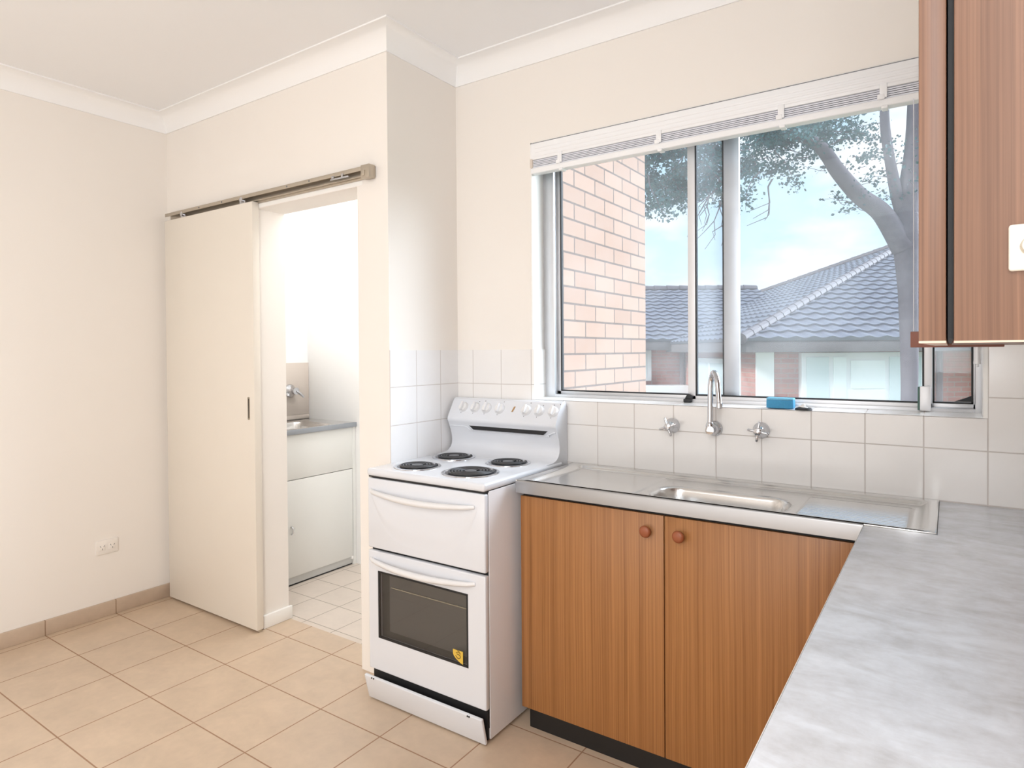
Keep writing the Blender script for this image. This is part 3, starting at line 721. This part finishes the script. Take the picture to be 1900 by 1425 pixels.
lt = thing('laundry_tub', 'steel laundry tub set in a grey-edged bench', 'laundry tub', (-3.24, .13, .85))
def tubz(x, y):
    z = .872; d_ = sdrr(x, y, XL + .07, LX - .035, LY0 + .05, LY1 - .13, .05)
    return z - .006 * (1 - smooth(-.004, .012, d_)) - .16 * (1 - smooth(-.03, -.004, d_))
m_ = MB(); m_.grid(90, 110, lambda i, j: Vector((XL + .002 + (LX + .012 - XL - .002) * i / 89, LY0 + (LY1 - LY0) * j / 109, tubz(XL + .002 + (LX + .012 - XL - .002) * i / 89, LY0 + (LY1 - LY0) * j / 109))))
m_.build('tub_top', M['steel'], lt, angle=60)
m_ = MB(); m_.box((LX + .008, LY0, .846), (LX + .016, LY1, .8735), .002); m_.box((LX - .02, LY0, .8455), (LX + .014, LY1, .850)); m_.build('front_edge', M['steeldk'], lt)
pb = thing('splash_panel', 'beige splash panel on the laundry wall above the tub', 'splash panel', (XL, .2, .87))
m_ = MB(); m_.box((XL + .0003, LY0, .905), (XL + .010, LY1 - .0005, 1.236), .001); m_.build('panel', M['beige'], pb)
MB().box((XL + .0003, LY0, .874), (XL + .013, LY1 - .0005, .903), .002).build('upstand', M['beige'], pb)
tp = thing('laundry_tap', 'round chrome tap on the beige laundry panel', 'tap', (XL, .33, 1.06))
m_ = MB(); m_.lathe([(0, 0), (.042, 0), (.042, .004), (.034, .014), (.022, .026), (.018, .05), (.022, .055), (.022, .068), (0, .072)], (XL + .0102, .325, 1.060), (1, 0, 0), 28); m_.build('escutcheon', M['chrome'], tp, angle=50)
m_ = MB(); m_.tube([(XL + .075, .325, 1.06), (XL + .085, .345, 1.045), (XL + .088, .372, 1.02)], [.010, .009, .007], 10); m_.build('lever', M['chrome'], tp)

# ------------------------------------------------------------------ outside
CAMX, CAMY, YAW = 0, -2.2362, .5988
cs, sn = math.cos(YAW), math.sin(YAW)
def fw(r, d, z=0): return Vector((CAMX + r * cs - d * sn, CAMY + r * sn + d * cs, z))   # metres along / across the street
GZ = -2.9
tag(MB().box((-60, .2, GZ - .1), (60, 70, GZ)).build('ground', M['ground']), 'green-grey ground outside below the window', 'ground', kind='structure')
bw = MB(); bw.box((LXR + .01, .2005, GZ), (-1.600, 1.622, 3.4))
tag(bw.build('brick_wall', M['brick'], loc=(-1.77, .87, GZ)), 'pale salmon brick wall jutting out left of the window', 'brick wall')

def roof_plane(mb, a, b, apex_a, apex_b, course=.33, wave=.30, amp=.034, step=.040):
    """tiled slope: eave a->b, top edge apex_a->apex_b"""
    a, b, c, d_ = map(Vector, (a, b, apex_a, apex_b))
    ev = (b - a).normalized(); L = (b - a).length
    n = ev.cross(((c + d_) / 2 - (a + b) / 2)).normalized()
    if n.z < 0: n = -n
    sl = (((c + d_) / 2 - (a + b) / 2)); sl = sl - ev * sl.dot(ev); H = sl.length; sl.normalize()
    nc = int(H / course) + 1; du = .05
    c0 = (c - a).dot(ev); d0 = (d_ - a).dot(ev)
    for q in range(nc):
        t0 = q * course; t1 = min(H, t0 + course + .02)
        l0, r0 = c0 * t0 / H, L + (d0 - L) * t0 / H
        l1, r1 = c0 * min(t1, H) / H, L + (d0 - L) * min(t1, H) / H
        lo, hi = l0, r0
        k_ = max(2, int((hi - lo) / du))
        if hi - lo < .05: continue
        def f(i, j):
            u = lo + (hi - lo) * i / k_
            uu = min(max(u, l1), r1) if j == 2 else u
            wv = amp * (1 - abs(math.sin(PI * u / wave)) ** 1.5) if j else 0
            if j == 0: return a + ev * u + sl * t0 - n * .01
            if j == 1: return a + ev * u + sl * t0 + n * (step + wv)
            return a + ev * uu + sl * t1 + n * (.004 + wv * .9)
        mb.grid(k_ + 1, 3, f)

def house(name, label, base):
    return thing(name, label, 'house', base, rotz=YAW)
# every house is built in its own axes: x along the street, y away from the window, z up from its base
HB = fw(10, 15, GZ)
H1 = house('house', 'red brick house outside with grey hipped tile roof and long rear wing', HB)
ex = lambda r, d, z: Vector((r - 10, d - 15, z - GZ))
def lbox(mb, lo, hi, bev=0): return mb.box(ex(*lo), ex(*hi), bev)
lbox(MB(), (4.25, 11.1, GZ), (18.1, 25, 1.45)).build('wall', M['hbrick'], H1, local=True)
e0, e1, d0, d1, ze = 3.79, 18.6, 10.6, 25.4, 1.45
ap = ((e0 + e1) / 2, (d0 + d1) / 2, 4.27)
rm = MB(); roof_plane(rm, ex(e0, d0, ze), ex(e1, d0, ze), ex(*ap), ex(*ap)); roof_plane(rm, ex(e0, d1, ze), ex(e0, d0, ze), ex(*ap), ex(*ap))
rm.poly([ex(e1, d0, ze), ex(e1, d1, ze), ex(*ap)]); rm.poly([ex(e1, d1, ze), ex(e0, d1, ze), ex(*ap)])
rf = rm.build('roof', M['rooftile'], H1, local=True, angle=50)
rc = MB()
for c_ in ((e0, d0), (e1, d0), (e0, d1)):
    p0, p1 = ex(c_[0], c_[1], ze + .03), ex(ap[0], ap[1], ap[2] + .06); n_ = 34
    for i in range(n_):
        q0, q1 = p0.lerp(p1, i / n_), p0.lerp(p1, (i + 1.08) / n_)
        rc.tube([q0, q1], [.095, .085], 10)
rc.build('ridge_capping', M['ridgecap'], rf, local=True)
fa = MB(); lbox(fa, (e0 + .02, d0 + .02, ze - .20), (e1 - .02, d0 + .10, ze + .01), .01); lbox(fa, (e0 + .02, d0 + .02, ze - .20), (e0 + .10, d1 - .02, ze + .01), .01); lbox(fa, (e0 + .05, d0 + .05, ze - .12), (e1 - .05, d1 - .05, ze - .09))
fa.build('gutter', M['fascia'], H1, local=True)
sr = MB(); lbox(sr, (4.96, 10.98, GZ + .6), (7.08, 11.12, 1.24), .01); srf = sr.build('sunroom_front', M['exwhite'], H1, local=True, label='white framed sunroom front')
for i, (r0, r1, z0, z1) in enumerate(((5.04, 5.42, -.4, 1.16), (5.50, 5.72, -.4, 1.16), (5.80, 6.38, .62, 1.10), (6.46, 7.00, -.4, 1.16))):
    lbox(MB(), (r0, 10.965, z0), (r1, 10.985, z1)).build('pane', M['expane2'] if i in (1, 2) else M['expane'], srf, local=True)
cr = MB(); lbox(cr, (4.215, 11.06, GZ), (4.52, 11.10, 1.26)); cr.build('corner_strip', M['exwhite'], H1, local=True)
sd = MB(); lbox(sd, (4.20, 11.9, -.9), (4.26, 14.6, 1.12)); sdf = sd.build('side_window', M['exwhite'], H1, local=True)
for q0, q1 in ((12.0, 12.7), (12.8, 13.6), (13.7, 14.5)): lbox(MB(), (4.19, q0, -.8), (4.205, q1, 1.02)).build('pane', M['expane'], sdf, local=True)
dp = MB(); dp.tube([ex(7.35, 11.02, ze - .1), ex(7.35, 11.02, GZ)], .05, 10); dp.build('downpipe', M['pipe'], H1, local=True)

H2 = H1
lbox(MB(), (-10, 15.8, GZ), (4.24, 23, 1.5)).build('wall', M['hbrick'], H2, local=True)
rm = MB(); roof_plane(rm, ex(-10.5, 15.3, 1.52), ex(7.5, 15.3, 1.52), ex(-10.5, 19.7, 3.14), ex(7.5, 19.7, 3.14))
rm.poly([ex(-10.5, 24.1, 1.52), ex(7.5, 24.1, 1.52), ex(7.5, 19.7, 3.14), ex(-10.5, 19.7, 3.14)])
rf = rm.build('roof', M['rooftile'], H2, local=True, angle=50)
rc = MB(); n_ = 46
for i in range(n_): rc.tube([ex(-10.5, 19.7, 3.17).lerp(ex(7.5, 19.7, 3.17), i / n_), ex(-10.5, 19.7, 3.17).lerp(ex(7.5, 19.7, 3.17), (i + 1.05) / n_)], [.12, .10], 8)
rc.build('ridge_capping', M['ridgecap'], rf, local=True)
fa = MB(); lbox(fa, (-10.5, 15.32, 1.30), (3.9, 15.42, 1.53), .01); lbox(fa, (-10.4, 15.35, 1.40), (4.2, 16, 1.43)); fa.build('gutter', M['fascia'], H2, local=True)
wf = MB(); lbox(wf, (2.5, 15.72, .55), (3.42, 15.82, 1.3), .01); wfo = wf.build('window_frame', M['exwhite'], H2, local=True)
lbox(MB(), (2.6, 15.70, .63), (3.30, 15.73, 1.22)).build('pane', M['expane'], wfo, local=True)
lbox(MB(), (2.2, 15.1, -.2), (4.18, 15.6, .46), .02).build('white_parapet', M['exwhite'], H2, local=True)
dp = MB(); dp.tube([ex(4.17, 15.72, 1.4), ex(4.17, 15.72, GZ)], .06, 10); dp.build('downpipe', M['pipe'], H2, local=True)

# tree between the window and the houses
TB = fw(4.95, 8.0, GZ)
tree = thing('tree', 'spreading dark green tree with a forked grey trunk', 'tree', TB, rotz=YAW)
tx = lambda r, d, z: Vector((r - 4.95, d - 8.0, z - GZ))
m_ = MB(); m_.tube([tx(4.97, 8, GZ), tx(4.94, 8, -1), tx(4.96, 8, .8), tx(4.94, 8, 2.0), tx(4.91, 8, 2.7), tx(4.94, 8, 3.2), tx(5.02, 8, 3.9), tx(5.1, 8.1, 5.2)], [.18, .11, .095, .11, .150, .12, .10, .06], 14, smooth=6)
m_.build('trunk', M['bark'], tree, local=True, angle=70)
limbs = [([tx(4.90, 8, 2.55), tx(4.62, 8, 2.98), tx(4.30, 7.95, 3.20), tx(4.02, 7.9, 3.48), tx(3.80, 7.9, 3.78), tx(3.45, 7.85, 3.92), tx(2.9, 7.8, 4.0), tx(2.2, 7.8, 3.92)], [.15, .115, .10, .09, .075, .055, .035, .015]),
         ([tx(4.94, 8, 2.85), tx(4.82, 8, 3.15), tx(4.70, 7.95, 3.55), tx(4.60, 7.9, 4.0), tx(4.54, 7.85, 4.5), tx(4.35, 7.8, 5.3)], [.10, .075, .06, .055, .045, .02])]
for pts, rs in limbs:
    m_ = MB(); m_.tube(pts, rs, 12, smooth=6); m_.build('branch', M['bark'], tree, local=True, angle=70)
rnd = random.Random(3)
tw = MB(); lf = bmesh.new()
def leaf(p, s_):
    d_ = Vector((rnd.gauss(0, 1), rnd.gauss(0, 1), rnd.gauss(0, .5))).normalized(); q = d_.orthogonal().normalized()
    q.rotate(Matrix.Rotation(rnd.random() * 6.28, 3, d_)); w_ = s_ * .45
    lf.faces.new([lf.verts.new(p), lf.verts.new(p + d_ * s_ * .5 + q * w_), lf.verts.new(p + d_ * s_), lf.verts.new(p + d_ * s_ * .5 - q * w_)])
def spray(p0, dirv, L, dens=60, droop=.12, thick=.008, spread=.07):
    pts = [p0]; v = dirv.normalized()
    for i in range(5):
        v = (v + Vector((rnd.gauss(0, .22), rnd.gauss(0, .22), rnd.gauss(0, .12) - droop * .3))).normalized()
        pts.append(pts[-1] + v * L / 5)
    tw.tube(pts, [thick * (1 - .8 * i / 5) for i in range(6)], 5, caps=False)
    for k_ in range(int(dens * L)):
        t = rnd.random() ** .7 * 5; i = min(4, int(t)); p = pts[i].lerp(pts[i + 1], t - i)
        leaf(p + Vector((rnd.gauss(0, spread), rnd.gauss(0, spread), rnd.gauss(0, spread * .45))), rnd.uniform(.022, .055))
    return pts
# layered foliage over the long limb
for k_ in range(150):
    t = rnd.random(); r0 = 4.05 - 2.7 * t + rnd.gauss(0, .12)
    p = tx(r0, 7.85 + rnd.gauss(0, .45), 3.92 + rnd.gauss(.05, .20) - .25 * t * t)
    ang = rnd.uniform(0, 2 * PI); spray(p, Vector((math.cos(ang) - .55, math.sin(ang) * .8, rnd.gauss(-.03, .2))), rnd.uniform(.35, .75), 260)
for k_ in range(60):
    p = tx(rnd.uniform(1.3, 2.9), 7.8 + rnd.gauss(0, .5), rnd.uniform(3.2, 3.75))
    spray(p, Vector((rnd.gauss(-.5, .5), rnd.gauss(0, .5), -.35)), rnd.uniform(.3, .6), 230)
for k_ in range(46):
    p = tx(rnd.uniform(4.1, 5.0), 8 + rnd.gauss(0, .4), rnd.uniform(3.0, 3.75))
    spray(p, Vector((rnd.gauss(0, .8), rnd.gauss(0, .5), .1)), rnd.uniform(.2, .4), 45, thick=.005)
for k_ in range(120):
    p = tx(rnd.uniform(1.0, 6.0), 8 + rnd.gauss(0, .8), rnd.uniform(4.4, 5.9))
    ang = rnd.uniform(0, 2 * PI); spray(p, Vector((math.cos(ang), math.sin(ang), rnd.gauss(0, .2))), rnd.uniform(.4, .8), 130)
# bare hanging twigs
for r0, z0, L in ((2.60, 3.5, 1.0), (2.68, 3.45, .9), (2.5, 3.4, .75), (3.15, 3.35, .5), (2.35, 3.35, .6)):
    pts = [tx(r0, 7.75, z0)]
    for i in range(6): pts.append(pts[-1] + Vector((rnd.gauss(-.03, .05), rnd.gauss(0, .04), -L / 6)))
    hw = MB(); hw.tube(pts, [.012, .011, .009, .008, .006, .005, .003], 5, caps=False)
    for i in (2, 3, 4): hw.tube([pts[i], pts[i] + Vector((rnd.gauss(-.06, .07), 0, -.12)), pts[i] + Vector((rnd.gauss(-.12, .1), 0, -.22))], [.006, .005, .003], 5, caps=False)
    hw.build('hanging_twig', M['bark'], tree, local=True, angle=70)
tw.build('twigs', M['bark'], tree, local=True, angle=70)['kind'] = 'stuff'
lm = MB(); lm.bm.free(); lm.bm = lf; lm.build('foliage', M['leaf'], tree, local=True)['kind'] = 'stuff'

# ------------------------------------------------------------------ sky
w = bpy.data.worlds.new('sky'); scene.world = w; w.use_nodes = True
nt = w.node_tree; bg = nt.nodes['Background']
tc = nt.nodes.new('ShaderNodeTexCoord'); sx = nt.nodes.new('ShaderNodeSeparateXYZ'); nt.links.new(tc.outputs['Generated'], sx.inputs[0])
rp = nt.nodes.new('ShaderNodeValToRGB'); nt.links.new(sx.outputs[2], rp.inputs[0])
el = rp.color_ramp.elements
el[0].position = 0.0; el[0].color = (.86, .93, .98, 1); el[1].position = .60; el[1].color = (.30, .52, .80, 1)
e_ = el.new(.16); e_.color = (.60, .80, .96, 1); e_ = el.new(.34); e_.color = (.48, .72, .93, 1)
mp = nt.nodes.new('ShaderNodeMapping'); nt.links.new(tc.outputs['Generated'], mp.inputs[0]); mp.inputs['Scale'].default_value = (1, 1, 2.6)
nz = nt.nodes.new('ShaderNodeTexNoise'); nz.inputs['Scale'].default_value = 5.0; nz.inputs['Detail'].default_value = 6; nt.links.new(mp.outputs[0], nz.inputs['Vector'])
cr = nt.nodes.new('ShaderNodeValToRGB'); nt.links.new(nz.outputs['Fac'], cr.inputs[0]); cr.color_ramp.elements[0].position = .44; cr.color_ramp.elements[1].position = .62
mx = nt.nodes.new('ShaderNodeMix'); mx.data_type = 'RGBA'; nt.links.new(cr.outputs[0], mx.inputs[0]); nt.links.new(rp.outputs[0], mx.inputs[6]); mx.inputs[7].default_value = (.96, .98, 1.0, 1)
nt.links.new(mx.outputs[2], bg.inputs[0]); bg.inputs[1].default_value = 1.02

# ------------------------------------------------------------------ lights
def sun(name, d, energy, angle, col=(1, 1, 1)):
    l = bpy.data.lights.new(name, 'SUN'); l.energy = energy; l.angle = math.radians(angle); l.color = col
    o = bpy.data.objects.new(name, l); COL.objects.link(o); o.rotation_euler = Vector(d).to_track_quat('-Z', 'Y').to_euler(); o.location = (2, 4, 6)
def area(name, loc, tgt, sx_, sy_, energy, col=(1, 1, 1)):
    l = bpy.data.lights.new(name, 'AREA'); l.shape = 'RECTANGLE'; l.size = sx_; l.size_y = sy_; l.energy = energy; l.color = col
    o = bpy.data.objects.new(name, l); COL.objects.link(o); o.location = loc
    o.rotation_euler = (Vector(tgt) - Vector(loc)).to_track_quat('-Z', 'Y').to_euler()
sun('daylight_sun', (-.75, -.55, -.55), 8.0, 55, (.86, .93, 1.0))
sun('front_fill_sun', (.45, .70, -.55), 3.2, 15, (1.0, .97, .93))  # added second sun, brightens the house and tree fronts facing the window
area('kitchen_fill_light', (-.75, -3.1, 2.50), (-.85, -2.9, 0), 1.5, 1.6, 17, (1.0, 1.0, .995))  # unseen overhead fill, added to light the interior walls
area('right_fill_light', (.25, -3.3, 1.75), (-2.2, -.9, 1.35), 1.2, 1.3, 46, (.95, .975, 1.0))  # added fill lamp by the right wall, brightens the nib; no window there
area('bounce_light', (-1.3, -3.9, .9), (-1.6, -1.6, 2.5), 2.6, 1.6, 20, (1.0, 1.0, 1.0))
area('laundry_fill_light', (-2.6, .1, 2.5), (-2.7, .1, 0),   .7, .5, 11, (1.0, 1.0, 1.0))  # lamp added out of sight to make the laundry very bright

# ------------------------------------------------------------------ camera
cam = bpy.data.cameras.new('camera'); co = bpy.data.objects.new('camera', cam); COL.objects.link(co)
f_, yaw, pit, rol = 1189.8295, .5987546, -.0120344, -.0074361
F = Vector((-math.sin(yaw) * math.cos(pit), math.cos(yaw) * math.cos(pit), math.sin(pit)))
Rt = Vector((math.cos(yaw), math.sin(yaw), 0)); Up = Rt.cross(F)
R2 = math.cos(rol) * Rt + math.sin(rol) * Up; U2 = -math.sin(rol) * Rt + math.cos(rol) * Up
mat = Matrix((R2, U2, -F)).transposed().to_4x4(); mat.translation = Vector((0, -2.2361661, 1.3))
co.matrix_world = mat
cam.sensor_width = 36; cam.sensor_fit = 'HORIZONTAL'; cam.lens = 36 * f_ / 1900; cam.shift_y = -46.354 / 1900
cam.clip_start = .02; cam.clip_end = 300
scene.camera = co
scene.view_settings.view_transform = 'Standard'; scene.view_settings.look = 'None'
scene.view_settings.exposure = 0.20
cy = scene.cycles
cy.use_denoising = True; cy.max_bounces = 8; cy.diffuse_bounces = 5; cy.glossy_bounces = 4; cy.transparent_max_bounces = 12; cy.use_adaptive_sampling = True; cy.adaptive_threshold = .02
cy.sample_clamp_indirect = 6; cy.caustics_reflective = False; cy.caustics_refractive = False
